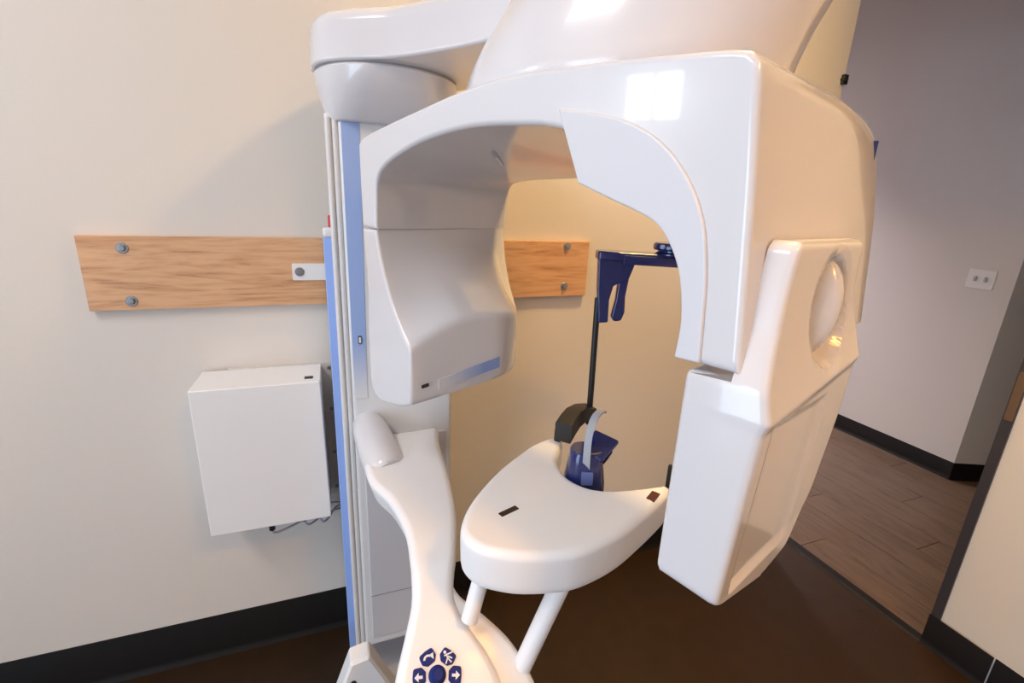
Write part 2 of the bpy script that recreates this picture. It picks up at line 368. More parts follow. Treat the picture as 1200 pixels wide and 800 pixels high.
# ---- moving carriage in front of it
YC = 1.20
cg = mk('carriage', *join(box(0.024, 0.286, YC, 1.312, 0.155, 1.66, 0.010), box(-0.004, 0.03, YC+0.012, 1.305, 0.155, 1.66, 0.006)), WHITE2, MX)
for x in (0.001, 0.0155):
    mk('rib', *tube([(x+0.002, YC+0.012, 0.16), (x+0.002, YC+0.012, 1.65)], 0.0068, 12), OFFW, cg)
gm = grad_mat('blue_fade_strip', (0.34, 0.47, 0.80), (0.78, 0.77, 0.77), (0, 0, 1.14), (0, 0, 0.99))
mk('front_strip', *rprism(roundpoly([(0.030, 0.98), (0.062, 0.98), (0.070, 1.655), (0.030, 1.655)], 0.002, 2), ((0, YC, 0), (1, 0, 0), (0, 0, 1), (0, -1, 0)), 0.0015, 0, 0.0008, 2), gm, cg)['label'] = 'blue strip fading into white'
bt = mk('oval_button', *rprism(roundpoly([(0.0445, 1.128), (0.0535, 1.128), (0.0535, 1.150), (0.0445, 1.150)], 0.0044, 5), ((0, YC-0.001, 0), (1, 0, 0), (0, 0, 1), (0, -1, 0)), 0.003, 0, 0.001, 2), BLACK, cg)
mk('button_face', *rprism(roundpoly([(0.0462, 1.131), (0.0518, 1.131), (0.0518, 1.147), (0.0462, 1.147)], 0.0027, 5), ((0, YC-0.004, 0), (1, 0, 0), (0, 0, 1), (0, -1, 0)), 0.0015, 0, 0.0006, 2), GLYPH, cg)
mk('lower_cover', *rprism(roundpoly([(0.046, 0.185), (0.270, 0.185), (0.270, 0.86), (0.046, 0.86)], 0.006), ((0, YC, 0), (1, 0, 0), (0, 0, 1), (0, -1, 0)), 0.005, 0, 0.003, 3), mat('pale_grey_cover', (0.62, 0.61, 0.64), 0.35, 0.1), cg)
mk('cover_seam', *box(0.046, 0.270, YC-0.0058, YC-0.003, 0.343, 0.3455), SEAM, cg)
# ---- head of the carriage (cup) and the overhead arm
HX, HY = 0.141, 1.258
def ell(cx, cy, rx, ry, z, n=48, p=2.0, rot=0.0):
    R = []
    for k in range(n):
        t = 2*math.pi*k/n; c, s = math.cos(t), math.sin(t)
        x = rx*math.copysign(abs(c)**(2/p), c); y = ry*math.copysign(abs(s)**(2/p), s)
        R.append(V3((cx+x*math.cos(rot)-y*math.sin(rot), cy+x*math.sin(rot)+y*math.cos(rot), z)))
    return R
prof = [(0.136, 0.075, 3.2, 1.643), (0.140, 0.085, 3.0, 1.648), (0.147, 0.110, 2.6, 1.675), (0.155, 0.138, 2.2, 1.705), (0.160, 0.154, 2.05, 1.728), (0.162, 0.160, 2, 1.742), (0.159, 0.157, 2, 1.746)]
mk('carriage_head', *loft([ell(HX, HY, a, b, z, p=p) for a, b, p, z in prof]), WHITE, MX)
mk('head_seam', *loft([ell(HX, HY, 0.158, 0.156, z) for z in (1.744, 1.752)]), SEAM, MX)
near = [(-0.024, 1.29), (-0.017, 1.20), (0.022, 1.145), (0.075, 1.105), (0.13, 1.065), (0.185, 1.000), (0.237, 0.928), (0.274, 0.862), (0.295, 0.80), (0.31, 0.70)]
far = [(0.56, 0.60), (0.58, 0.74), (0.52, 0.88), (0.43, 1.02), (0.36, 1.16), (0.31, 1.30), (0.22, 1.39), (0.12, 1.42), (0.03, 1.38)]
plan = spline([*near, (0.40, 0.58), (0.48, 0.55), *far], 5, closed=True)
mk('overhead_arm', *rprism([tuple(p) for p in plan], ((0, 0, 1.750), *XYZ), 0.10, 0.006, 0.030, 5, [tuple(p) for p in offset([tuple(q) for q in plan], 0.006)]), WHITE, MX)

# ---- rotating unit: an arched band about 6 cm thick
PH = math.radians(20)
UA = V3((math.sin(PH), -math.cos(PH), 0)); UB = V3((math.cos(PH), math.sin(PH), 0)); UO = V3((0.07, 1.0, 0)); UZ = V3((0, 0, 1))
def ua(a, b, z): return UO+UA*a+UB*b+UZ*z
UFR = (UO, UA, UZ, UB)          # outlines in (a, z), extruded along b
NB = 90
outer_f = resample(spline([(-0.036, 1.425), (-0.039, 1.50), (-0.039, 1.575), (-0.032, 1.590), (0.003, 1.598), (0.08, 1.6075), (0.168, 1.617), (0.314, 1.631), (0.424, 1.634), (0.559, 1.625), (0.655, 1.615), (0.700, 1.6095), (0.716, 1.605), (0.724, 1.595), (0.730, 1.55), (0.738, 1.483), (0.752, 1.345)], 8), NB)
inner_f = resample(spline([(0.025, 1.425), (0.028, 1.47), (0.036, 1.515), (0.07, 1.540), (0.137, 1.560), (0.221, 1.575), (0.326, 1.582), (0.428, 1.577), (0.51, 1.566), (0.60, 1.535), (0.665, 1.482), (0.697, 1.42), (0.706, 1.345)], 8), NB)
inner_b = resample(spline([(-0.032, 1.425), (-0.030, 1.46), (-0.026, 1.503), (-0.008, 1.529), (0.05, 1.537), (0.15, 1.539), (0.28, 1.541), (0.40, 1.542), (0.50, 1.538), (0.60, 1.52), (0.665, 1.474), (0.695, 1.42), (0.704, 1.345)], 8), NB)
outer_b = resample(spline([(-0.085, 1.425), (-0.085, 1.50), (-0.082, 1.56), (-0.070, 1.585), (0.0, 1.598), (0.08, 1.6075), (0.168, 1.617), (0.314, 1.631), (0.424, 1.634), (0.559, 1.625), (0.645, 1.613), (0.685, 1.604), (0.704, 1.592), (0.714, 1.570), (0.722, 1.53), (0.732, 1.47), (0.745, 1.345)], 8), NB)
BT = 0.408
def u_ring(b, off):
    s = max(0, min(1, b/BT)); so = max(0, (b-0.18)/(BT-0.18))**2
    P = [tuple(outer_f[i].lerp(outer_b[i], so)) for i in range(NB)]+[tuple(inner_f[NB-1-i].lerp(inner_b[NB-1-i], s)) for i in range(NB)]
    if area2(P) < 0:
        P = P[::-1]; P = offset(P, off)[::-1]
    else: P = offset(P, off)
    sm = lambda a: (lambda t: t*t*(3-2*t))(min(1, max(0, (a-0.05)/0.5)))
    return [ua(a, b*(0.945+0.055*sm(a)), z) for a, z in P]      # the far leg is a little shallower
rr, rbk = 0.007, 0.022; st = []
for k in range(5): a = k/4*math.pi/2; st.append((rr*(1-math.cos(a)), rr*(1-math.sin(a))))
for k in range(1, 12): st.append((rr+(BT-rr-rbk)*k/12, 0))
for k in range(7): a = math.pi/2*(1-k/6); st.append((BT-rbk*(1-math.cos(a)), rbk*(1-math.sin(a))))
rings = [u_ring(*q) for q in st]
Vv, Ff = loft(rings, False, False)
n2 = 2*NB
for base_i in (0, (len(rings)-1)*n2):
    for i in range(NB-1): Ff.append((base_i+i, base_i+i+1, base_i+n2-2-i, base_i+n2-1-i))
ru = mk('rotating_arm', Vv, Ff, WHITE, MX, sharp=35)
ru['label'] = 'glossy white arched rotating arm'
# front cover piece on the near shoulder of the arch
pan = spline([(0.510, 1.585), (0.560, 1.576), (0.609, 1.5625), (0.648, 1.541), (0.678, 1.511), (0.699, 1.474), (0.709, 1.43), (0.713, 1.39), (0.716, 1.347)], 6)
pin = spline([(0.690, 1.346), (0.6915, 1.378), (0.688, 1.405), (0.681, 1.430), (0.668, 1.453), (0.651, 1.470), (0.625, 1.481), (0.597, 1.490), (0.548, 1.507)], 6)
mk('shoulder_cover', *rprism([tuple(p) for p in pan+pin], (UO-UB*0.004, UA, UZ, UB), 0.075, 0.0025, 0.01, 3), mat('cover_white', (0.68, 0.67, 0.70), 0.38, 0.15), ru)
# slit in the underside of the arch
sp, sq = V3((0.255, 0.80, 0)), V3((0.312, 0.908, 0))
def under(p):
    q = p-UO; a = q.dot(UA); b = q.dot(UB); s = b/BT
    k = min(range(NB), key=lambda i: abs(inner_f[i].lerp(inner_b[i], s).x-a)); return ua(a, b, inner_f[k].lerp(inner_b[k], s).y)
p, q = under(sp), under(sq); p = p.lerp(q, 0.02); q = p.lerp(q, 0.98); d = (q-p).normalized(); sd = d.cross(UZ).normalized()
L = (q-p).length
mk('beam_slit', *rprism(roundpoly([(0, -0.004), (L, -0.004), (L, 0.004), (0, 0.004)], 0.0035, 3), (p+UZ*0.004, d, sd, -UZ), 0.0055, 0, 0.0005, 2), GREYP, ru)
mk('slit_glint', *rprism([(L*0.45, -0.0028), (L*0.97, -0.0028), (L*0.97, 0.0028), (L*0.45, 0.0028)], (p+UZ*0.002, d, sd, -UZ), 0.0042, 0, 0.0003, 2), GLYPH, ru)  # bright glint in the slit, set in as a white inlay
# small dark window on the back edge
c0 = ua(0.7122, 0.375, 1.568)
mk('edge_window', *rprism(roundpoly([(-0.011, -0.013), (0.011, -0.013), (0.011, 0.013), (-0.011, 0.013)], 0.002, 2), (c0, (UB-UA*0.35).normalized(), UZ, (UA+UB*0.35).normalized()), 0.006, 0, 0.001, 2), NAVY, ru)

# ---- tube head on the far leg
def head_ring(b, off):
    s = b/BT
    amax = 0.155 if b < 0.20 else 0.155-0.12*(1-math.sqrt(max(0, 1-((b-0.20)/0.135)**2)))
    ai = 0.025+(-0.032-0.025)*min(1, b/0.385); ao = -0.036-0.05*max(0, (b-0.18)/(BT-0.18))**2
    zt = 1.216+0.050*math.sin(min(1, b/0.20)*math.pi*0.62)**1.0
    zt = min(zt, 1.262) - max(0, b-0.16)*0.12
    zb = 1.095+0.06*b
    f = (amax-ai)/0.13
    dzt = zt-1.216
    inner = spline([(ai, 1.4235), (ai+0.009*f, 1.390), (ai+0.021*f, 1.358+dzt*0.1), (ai+0.038*f, 1.324+dzt*0.3), (ai+0.064*f, 1.281+dzt*0.6), (ai+0.097*f, 1.241+dzt*0.95), (amax-0.006, zt+0.003)], 6)
    R = inner+spline([(amax, zt-0.007), (amax+0.001, (zt+zb)/2), (amax-0.002, zb+0.008), (amax-0.010, zb-0.001)], 6)
    L = spline([(ao, 1.4235), (ao+0.004, 1.38), (ao+0.012, 1.30), (ao+0.006, 1.22), (-0.029+(ao+0.036), zb+0.06), (-0.029+(ao+0.036), zb+0.02), (-0.024, zb-0.012), (-0.005, zb-0.030), (0.025, zb-0.034), (amax-0.05, zb-0.016), (amax-0.012, zb-0.002)], 6)
    P = [tuple(q) for q in resample(R, NH)]+[tuple(q) for q in resample(L, NH)[::-1]]
    P = offset(P[::-1], off)[::-1] if area2(P) < 0 else offset(P, off)
    return [ua(a, b, z) for a, z in P]
NH = 56
TB = 0.378; rr, rbk = 0.006, 0.02; st = []
for k in range(6): a = k/5*math.pi/2; st.append((rr*(1-math.cos(a)), rr*(1-math.sin(a))))
for k in range(1, 40): st.append((rr+(TB-rr-rbk)*k/40, 0))
for k in range(5): a = math.pi/2*(1-k/4); st.append((TB-rbk*(1-math.cos(a)), rbk*(1-math.sin(a))))
Vh, Fh = loft([head_ring(*q) for q in st], False, False)
for bi in (0, (len(st)-1)*2*NH):
    for i in range(NH-1): Fh.append((bi+i, bi+i+1, bi+2*NH-2-i, bi+2*NH-1-i))
th = mk('tube_head', Vh, Fh, WHITE, ru, sharp=50)
gm2 = grad_mat('blue_fade_label', (0.705, 0.685, 0.705), (0.22, 0.33, 0.66), tuple(ua(0.155, 0.075, 1.13)-MX.location), tuple(ua(0.155, 0.175, 1.14)-MX.location))
PF = (ua(0.1555, 0, 0), UB, UZ, UA)
mk('blue_label', *rprism([(0.062, 1.118), (0.218, 1.137), (0.2185, 1.161), (0.062, 1.141)], PF, 0.0022, 0, 0.0006, 2), gm2, ru)['label'] = 'white to blue printed strip'
mk('sensor_slot', *rprism(roundpoly([(0.024, 1.129), (0.040, 1.131), (0.040, 1.138), (0.024, 1.136)], 0.0025, 3), (ua(0.1545, 0, 0), UB, UZ, UA), 0.003, 0, 0.0006, 2), BLACK, ru)
mk('leg_seam', *rprism([(0, 0), (0.30, 0), (0.30, 0.0018), (0, 0.0018)], (ua(0.0235, 0.004, 1.4236), (UB*0.30-UA*0.046).normalized(), UZ, UA), 0.0025, 0, 0), mat('fine_seam', (0.5, 0.49, 0.5), 0.6), ru)

# ---- image receptor unit under the near leg
low = roundpoly([(0.704, 1.338), (0.757, 1.338), (0.778, 1.330), (0.781, 1.310), (0.774, 1.104), (0.698, 1.103)], [0.010, 0.004, 0.012, 0.02, 0.010, 0.012], 4)
RD = 0.25
def side_poly(fr_top):   # outline of the outer cover in (b, z)
    return roundpoly([(0.0, 1.104), (0.0, 1.335), (0.018, 1.385), (0.035, 1.455), (0.045, 1.462), (0.245, 1.462), (0.252, 1.455), (0.250, 1.41), (0.272, 1.355), (0.280, 1.25), (0.266, 1.15), (0.220, 1.088), (0.12, 1.078)], [0.012, 0.02, 0.02, 0.01, 0.012, 0.006, 0.008, 0.03, 0.03, 0.05, 0.04, 0.03, 0.04], 5)
# receptor body: thick slab, outline in (b, z)
body = roundpoly([(0.0008, 1.103), (0.0008, 1.338), (0.250, 1.338), (0.262, 1.25), (0.250, 1.155), (0.208, 1.098), (0.11, 1.086)], [0.012, 0.010, 0.02, 0.05, 0.04, 0.03, 0.04], 5)
rc = mk('receptor_unit', *rprism(body, (ua(0.700, 0, 0), UB, UZ, UA), 0.066, 0.009, 0.006, 4), WHITE, ru)
# outer cover plate with elliptical hand hole
oc = side_poly(0)
EC = (0.150, 1.391); ERX, ERZ = 0.054, 0.060
def hole(n, k=1.0, tilt=0.0):
    return [(EC[0]+k*ERX*math.cos(2*math.pi*i/n), EC[1]+k*ERZ*math.sin(2*math.pi*i/n)) for i in range(n)]
def a_out(b, z):
    """outer face: flange close to the leg, fuller below, with two soft vertical flutes"""
    zf = 1.308+0.10*max(0, b-0.02)          # the fold rises towards the back
    if z > zf:
        s = min(1, max(0, (1.45-z)/(1.45-zf))); a = 0.767+0.017*s**2.2
    else:
        a = 0.784-0.010*min(1, (zf-z)/0.20)-0.0035*min(1, (zf-z)/0.012)
    return a
bmh = bmesh.new()
R0 = [V3(p) for p in oc]
if area2([tuple(p) for p in R0]) < 0: R0 = R0[::-1]
# grid over the cover's outline: rows of constant z between front and back edges
zs = [1.4615, 1.460, 1.457, 1.4535, 1.450]+[1.4475-0.0025*i for i in range(124)]+[1.1385-0.004*i for i in range(8)]+[1.1075-0.0014*i for i in range(22)]
zs = [z for z in zs if z > 1.0785]
def span(z):
    xs = []
    for i in range(len(R0)):
        p, q = R0[i-1], R0[i]
        if (p.y-z)*(q.y-z) < 0: xs.append(p.x+(q.x-p.x)*(z-p.y)/(q.y-p.y))
    return (min(xs), max(xs)) if len(xs) >= 2 else None
NC = 100; grid = []
for z in zs:
    sp_ = span(z)
    if not sp_: continue
    row = []
    for i in range(NC+1):
        t = i/NC; t = 0.5-0.5*math.cos(math.pi*t)*(0.35)+ (t-0.5)*0.65 if True else t
        t = min(1, max(0, (t-0.0))); b = sp_[0]+(sp_[1]-sp_[0])*t
        a = a_out(b, z)
        # rounded borders
        e = min(b-sp_[0], sp_[1]-b, 1.462-z if z > 1.4 else 9, 9)
        eb = min(e, 0.008)/0.008; a -= 0.008*(1-math.sqrt(max(0, 1-(1-eb)**2)))
        # flutes: a recessed field between two ridges on the lower part
        ch = max(0, b-(sp_[1]-0.032)); a -= 0.30*ch          # chamfer towards the back edge
        if z < 1.300:
            m = min(1, (1.300-z)/0.010)*min(1, max(0, (z-1.105)/0.012))
            fl = min(1, max(0, (b-0.026)/0.005))*(1-0.55*min(1, max(0, (b-0.045)/0.09)))*min(1, max(0, (0.176-b)/0.012))
            a -= 0.0058*m*fl
        # hand hole
        de = math.hypot((b-EC[0])/ERX, (z-EC[1])/ERZ)
        zz_ = z
        if 0.945 < de < 1.055:      # snap the grid to the rim of the recess
            b = EC[0]+(b-EC[0])/de; zz_ = EC[1]+(z-EC[1])/de; de = 1.0
        row.append((a, b, zz_, de))
    grid.append(row)
Vc, Fc = [], []; NR = len(grid)
for row in grid:
    for a, b, z, de in row:
        if de < 1.0:
            k_ = min(1, (1-de)/0.26); a = 0.7520+(a-0.7520)*(1-k_*k_*(3-2*k_))
        elif de < 1.12: a = a-0.002*(1.12-de)/0.12
        Vc.append(ua(a, b, z))
W = NC+1
for j in range(NR-1):
    for i in range(NC): Fc.append((j*W+i, j*W+i+1, (j+1)*W+i+1, (j+1)*W+i))
# back of the cover: project the border inwards and close it
bord = [i for i in range(W)]+[j*W+NC for j in range(1, NR)]+[(NR-1)*W+i for i in range(NC-1, -1, -1)]+[j*W for j in range(NR-2, 0, -1)]
nb = len(bord); base_n = len(Vc)
for k in bord:
    v = V3(Vc[k]); q = v-UO; b, z = q.dot(UB), v.z
    Vc.append(ua(0.7065 if z < 1.3355 else 0.742+0.004*(1.46-z)/0.12, b, z))
for k in range(nb): Fc.append((bord[k], base_n+k, base_n+(k+1) % nb, bord[(k+1) % nb]))
Fc.append(tuple(range(base_n, base_n+nb)))
cv = mk('receptor_cover', Vc, Fc, WHITE, ru, sharp=60, wn=False)
cv['label'] = 'white fluted cover with an elliptical recess'
# domed knob standing in the hand hole
kn = []
nlat, nlon = 12, 36
for i in range(nlat+1):
    t = i/nlat*math.pi/2; rad = math.cos(t); h = math.sin(t); ring = []
    for k in range(nlon):
        q = 2*math.pi*k/nlon; cb_, sb_ = math.cos(q), math.sin(q)
        bb = -0.004+(0.044 if cb_ > 0 else 0.016)*rad*cb_; zz = 0.0535*rad*sb_
        ring.append(ua(0.748+0.030*h, EC[0]+bb+0.20*zz, EC[1]+zz))
    kn.append(ring)
mk('hand_hold', *loft(kn), WHITE, ru, sharp=60)['label'] = 'smooth domed grip in the elliptical recess'

# ---- pivot dome between overhead arm and rotating arm
dm = [(0.405, 0.205, 0.225, 0.180, 1.600), (0.405, 0.205, 0.245, 0.198, 1.630), (0.410, 0.208, 0.246, 0.198, 1.66), (0.425, 0.217, 0.240, 0.196, 1.70), (0.445, 0.230, 0.232, 0.193, 1.74), (0.460, 0.240, 0.224, 0.190, 1.78), (0.465, 0.242, 0.21, 0.18, 1.81), (0.465, 0.242, 0.17, 0.15, 1.83)]
dq = spline([V3(q[:3]) for q in dm], 4); dz = spline([V3((q[3], q[4])) for q in dm], 4)
mk('pivot_dome', *loft([[ua(p.x+p.z*math.cos(2*math.pi*k/72), p.y+z.x*math.sin(2*math.pi*k/72), z.y) for k in range(72)] for p, z in zip(dq, dz)]), WHITE, MX)

# ---- chin shelf
SH = [(0.414, 0.836), (0.372, 0.820), (0.329, 0.791), (0.272, 0.747), (0.221, 0.697), (0.186, 0.655), (0.164, 0.615), (0.158, 0.585), (0.170, 0.555), (0.195, 0.533), (0.235, 0.513), (0.300, 0.499), (0.350, 0.504), (0.400, 0.518), (0.450, 0.540), (0.503, 0.566), (0.545, 0.590)]
NT = [(0.552, 0.605), (0.535, 0.612), (0.495, 0.616), (0.457, 0.622), (0.430, 0.630), (0.409, 0.643), (0.394, 0.664), (0.387, 0.688), (0.388, 0.715), (0.395, 0.745), (0.420, 0.785), (0.440, 0.815), (0.434, 0.829)]
so = [tuple(p) for p in spline(SH+NT, 5, closed=True)]
so = so if area2(so) > 0 else so[::-1]
cs = sum(p[0] for p in so)/len(so), sum(p[1] for p in so)/len(so)
ns = len(so); low_s = [tuple(p) for p in so]
rgs = []
rt = 0.014
for k in range(6):
    a = k/5*math.pi/2; rgs.append([V3((x, y, 1.0-rt*(1-math.sin(math.pi/2-a)) if False else 1.0-rt*(1-math.cos(a)))) for x, y in offset(so, rt*(1-math.sin(a)))])
for d_, z in ((0.0, 0.975), (0.0005, 0.955), (0.001, 0.940), (0.0025, 0.932), (0.005, 0.927), (0.009, 0.925)):
    rgs.append([V3((x, y, z)) for x, y in offset(so, d_)])
from mathutils.geometry import tessellate_polygon
Vs, Fs = loft(rgs, False, False)
for bi in (0, (len(rgs)-1)*ns):
    Fs += [tuple(bi+i for i in t) for t in tessellate_polygon([[V3((p.x, p.y, 0)) for p in Vs[bi:bi+ns]]])]
cs_o = mk('chin_shelf', Vs, Fs, SHELFW, MX, sharp=45)
cs_o['label'] = 'white crescent chin shelf on two rods'
def slot(name, c, d, L, Wd, m):
    d = V3((*d, 0)).normalized(); s = V3((-d.y, d.x, 0))
    return mk(name, *rprism(roundpoly([(-L/2, -Wd/2), (L/2, -Wd/2), (L/2, Wd/2), (-L/2, Wd/2)], 0.0015, 2), (V3((*c, 0.9985)), d, s, UZ), 0.0022, 0, 0.0005, 2), m, cs_o)
slot('laser_window', (0.2445, 0.617), (0.035, 0.012), 0.036, 0.011, REDW)
slot('laser_window', (0.503, 0.583), (0.028, 0.018), 0.030, 0.015, mat('red_window', (0.085, 0.008, 0.005), 0.2, 0.0))
mk('stop_pin', *lathe((0.563, 0.618, 0.985), (0, 0, 1), [(0, 0), (0.004, 0), (0.004, 0.045), (0.003, 0.047), (0, 0.047)], 12), BLACK, cs_o)
# rods
RB1, RB2 = V3((0.1735, 0.585, 0.838)), V3((0.252, 0.548, 0.741))
mk('rod', *tube([V3((0.204, 0.602, 0.93)), RB1+(RB1-V3((0.204, 0.602, 0.93)))*0.06], 0.0135, 24), SHELFW, cs_o)
mk('rod', *tube([V3((0.311, 0.532, 0.93)), RB2+(RB2-V3((0.311, 0.532, 0.93)))*0.06], 0.0155, 24), SHELFW, cs_o)

# ---- support arm from the carriage, ending in the control panel
def srf(Y): return min(0.88, 0.78+0.75*(Y-0.55)) - 0.012*math.exp(-((Y-0.683)/0.05)**2)
LB = [(0.050, 1.16), (0.040, 1.06), (0.047, 0.966), (0.078, 0.887), (0.097, 0.784), (0.096, 0.703), (0.090, 0.644), (0.074, 0.604), (0.050, 0.555), (0.034, 0.505), (0.040, 0.455), (0.075, 0.425)]
RBd = [(0.245, 1.18), (0.232, 1.10), (0.223, 0.964), (0.207, 0.821), (0.180, 0.705), (0.160, 0.631), (0.178, 0.589), (0.199, 0.556), (0.211, 0.522), (0.212, 0.480), (0.190, 0.440), (0.150, 0.422)]
LB = resample(spline(LB, 6), 56); RBd = resample(spline(RBd, 6), 56)
rgs = []
def armring(l, r, depth=0.055, rd=0.016):
    """section across the arm: rounded top edges, flat-ish top following the surface, belly below"""
    pts = []
    tl = (V3((r.x, r.y, srf(r.y)))-V3((l.x, l.y, srf(l.y))))
    sl = V3((l.x, l.y, srf(l.y))); wdt = tl.length; ex = tl.normalized()
    nm = V3((0, -0.6, 0.8)) if (l.y+r.y)/2 < 0.64 else (V3((0, 0, 1)) if (l.y+r.y)/2 > 0.73 else V3((0, -0.6, 0.8)).lerp(V3((0, 0, 1)), ((l.y+r.y)/2-0.64)/0.09).normalized())
    nm = (nm-ex*nm.dot(ex)).normalized()
    prof = []
    for k in range(6): a = k/5*math.pi/2; prof.append((rd*(1-math.sin(a)) if False else rd*(1-math.cos(a)) , -rd*(1-math.sin(a))))
    for u, h in prof: pts.append(sl+ex*u+nm*h)
    for k in range(1, 6): pts.append(sl+ex*(rd+(wdt-2*rd)*k/6))
    for u, h in prof[::-1]: pts.append(sl+ex*(wdt-u)+nm*h)
    for k in range(1, 4): pts.append(sl+ex*(wdt-0.004*k)-nm*(rd+(depth-rd)*k/3))
    for k in range(3, 0, -1): pts.append(sl+ex*(0.004*k)-nm*(rd+(depth-rd)*k/3))
    return pts
sa = mk('support_arm', *loft([armring(l, r) for l, r in zip(LB, RBd)]), SHELFW, MX, sharp=60)
# elbow sleeve on the carriage
el = [(0.060, 1.215, 0.900, 0.040), (0.066, 1.17, 0.893, 0.046), (0.078, 1.10, 0.872, 0.049), (0.090, 1.045, 0.852, 0.0495), (0.0915, 1.038, 0.8495, 0.047), (0.0925, 1.035, 0.848, 0.043)]
mk('elbow', *tube([V3(q[:3]) for q in el], [q[3] for q in el], 28), WHITE, MX, sharp=60)
mk('arm_root', *box(0.07, 0.235, 1.10, 1.205, 0.79, 0.868, 0.014), SHELFW, MX)
# lower skirt that carries the rods
sk_t = [(0.150, 0.660), (0.172, 0.632), (0.205, 0.604), (0.245, 0.562), (0.268, 0.512), (0.272, 0.465), (0.250, 0.425), (0.200, 0.415), (0.150, 0.430), (0.130, 0.50), (0.125, 0.58)]
nmv = V3((0, -0.6, 0.8)); vv = V3((0, 0.8, 0.6))
def pp(x, Y, h=0.0): return V3((x, Y, 0.78+0.75*(Y-0.55)))+nmv*h
pl2 = [(p.x, (p.y-0.55)/0.8) for p in spline([V3(q) for q in sk_t], 5, closed=True)]
mk('rod_skirt', *rprism(pl2, (V3((0, 0.55, 0.78))-nmv*0.055, (1, 0, 0), vv, nmv), 0.041, 0.006, 0.012, 4), SHELFW, MX)
# buttons
def pfr(x, Y, h=0.0): return (pp(x, Y, h), V3((1, 0, 0)), vv, nmv)
PC = (0.1125, 0.550)
cbm = mk('select_button', *lathe(pp(*PC, -0.001), nmv, [(0, 0), (0.0135, 0), (0.0135, 0.003), (0.0115, 0.005), (0.009, 0.0055), (0.0085, 0.010), (0.007, 0.012), (0, 0.0125)], 28), NAVYB, sa)
ang = [112, 45, -14, -75, -130, 172]
for k, ad in enumerate(ang):
    a = math.radians(ad); c = (math.cos(a), math.sin(a)); t = (-c[1], c[0])
    def L2(rad, tan): return (c[0]*rad+t[0]*tan, c[1]*rad+t[1]*tan)
    P = roundpoly([L2(0.0175, -0.006), L2(0.024, -0.0125), L2(0.0365, -0.0115), L2(0.0375, 0.0), L2(0.0365, 0.0115), L2(0.024, 0.0125), L2(0.0175, 0.006)], [0.003, 0.004, 0.004, 0, 0.004, 0.004, 0.003], 3)
    b_ = mk('button', *rprism(P, pfr(*PC, -0.001), 0.0035, 0, 0.0012, 3), NAVYB, sa)
    cc = V3(L2(0.0285, 0)); G = []
    gfr = pfr(*PC, 0.0023)
    if ad == 112:   # curved arrow
        arc = [cc+V3((0.0075*math.cos(math.radians(q)), -0.003+0.0065*math.sin(math.radians(q)))) for q in range(185, 44, -20)]
        arci = [cc+V3((0.0042*math.cos(math.radians(q)), -0.003+0.0035*math.sin(math.radians(q)))) for q in range(45, 186, 20)]
        G.append([tuple(p) for p in arc+arci])
        G.append([tuple(cc+V3(q)) for q in ((0.0015, 0.0022), (0.0085, -0.0045), (0.0088, 0.0045))])
    elif ad == 45:  # figure
        G.append([tuple(cc+V3((-0.004+0.0024*math.cos(q*math.pi/5), 0.0065+0.0024*math.sin(q*math.pi/5)))) for q in range(10)])
        for sg in (((-0.006, 0.002), (0.008, 0.004)), ((-0.002, 0.004), (-0.001, -0.003)), ((-0.001, -0.002), (-0.005, -0.009)), ((-0.001, -0.002), (0.004, -0.009)), ((0.0, 0.0), (0.006, -0.004))):
            p, q = V3(sg[0]), V3(sg[1]); nn = (q-p).orthogonal().normalized()*0.0010
            G.append([tuple(cc+p-nn), tuple(cc+q-nn), tuple(cc+q+nn), tuple(cc+p+nn)])
    else:           # straight arrow pointing outwards
        A = lambda rad, tan: tuple(cc+V3((c[0]*rad+t[0]*tan, c[1]*rad+t[1]*tan)))
        G.append([A(-0.006, -0.002), A(0.0, -0.002), A(0.0, -0.006), A(0.0065, 0.0), A(0.0, 0.006), A(0.0, 0.002), A(-0.006, 0.002)])
    for g in G: pass
    mk('symbol', *join(*[rprism(g, gfr, 0.0006, 0, 0) for g in G]), GLYPH, b_ if False else sa, sharp=None)
# patient hand grip: white triangular loop left of the panel
YG = 0.80
go = roundpoly([(-0.075, 0.42), (-0.016, 0.583), (0.022, 0.590), (0.095, 0.42)], [0.01, 0.008, 0.008, 0.01], 4)
gi = roundpoly([(-0.045, 0.42), (-0.016, 0.540), (-0.008, 0.540), (0.030, 0.42)], [0.004, 0.003, 0.003, 0.004], 4)
bar = [(0, 0)]
def loop_mesh(o_, i_, y0, y1):
    n = len(o_); R = [[V3((x, y0, z)) for x, z in i_], [V3((x, y0, z)) for x, z in offset(o_[::-1] if area2(o_) < 0 else o_, 0.005)], [V3((x, y0+0.005, z)) for x, z in o_], [V3((x, y1, z)) for x, z in o_], [V3((x, y1, z)) for x, z in i_], [V3((x, y0, z)) for x, z in i_]]
    return loft(R, False, False)
if area2(go) < 0: go, gi = go[::-1], gi[::-1]
hg = mk('hand_grip', *join(loop_mesh(go, gi, YG-0.02, YG+0.02)), WHITE2, MX, merge=True)
mk('grip_bar', *tube([(0.05, 0.80, 0.43), (0.07, 0.74, 0.47), (0.10, 0.66, 0.58), (0.115, 0.60, 0.74)], 0.012, 14), WHITE2, MX)

# ---- chin rest standing in the shelf's notch
CY = 0.69
chin = []
def chin_ring(z, rx, ry, cx, cy): return ell(cx, cy, rx, ry, z, 32, 2.6, math.radians(-20))
cr_ = mk('chin_rest', *loft([chin_ring(*q) for q in ((0.940, 0.040, 0.034, 0.428, 0.694), (0.985, 0.038, 0.033, 0.426, 0.692), (1.020, 0.033, 0.030, 0.426, 0.692), (1.040, 0.031, 0.028, 0.427, 0.694), (1.047, 0.028, 0.025, 0.428, 0.694))]), NAVY, MX, sharp=50)
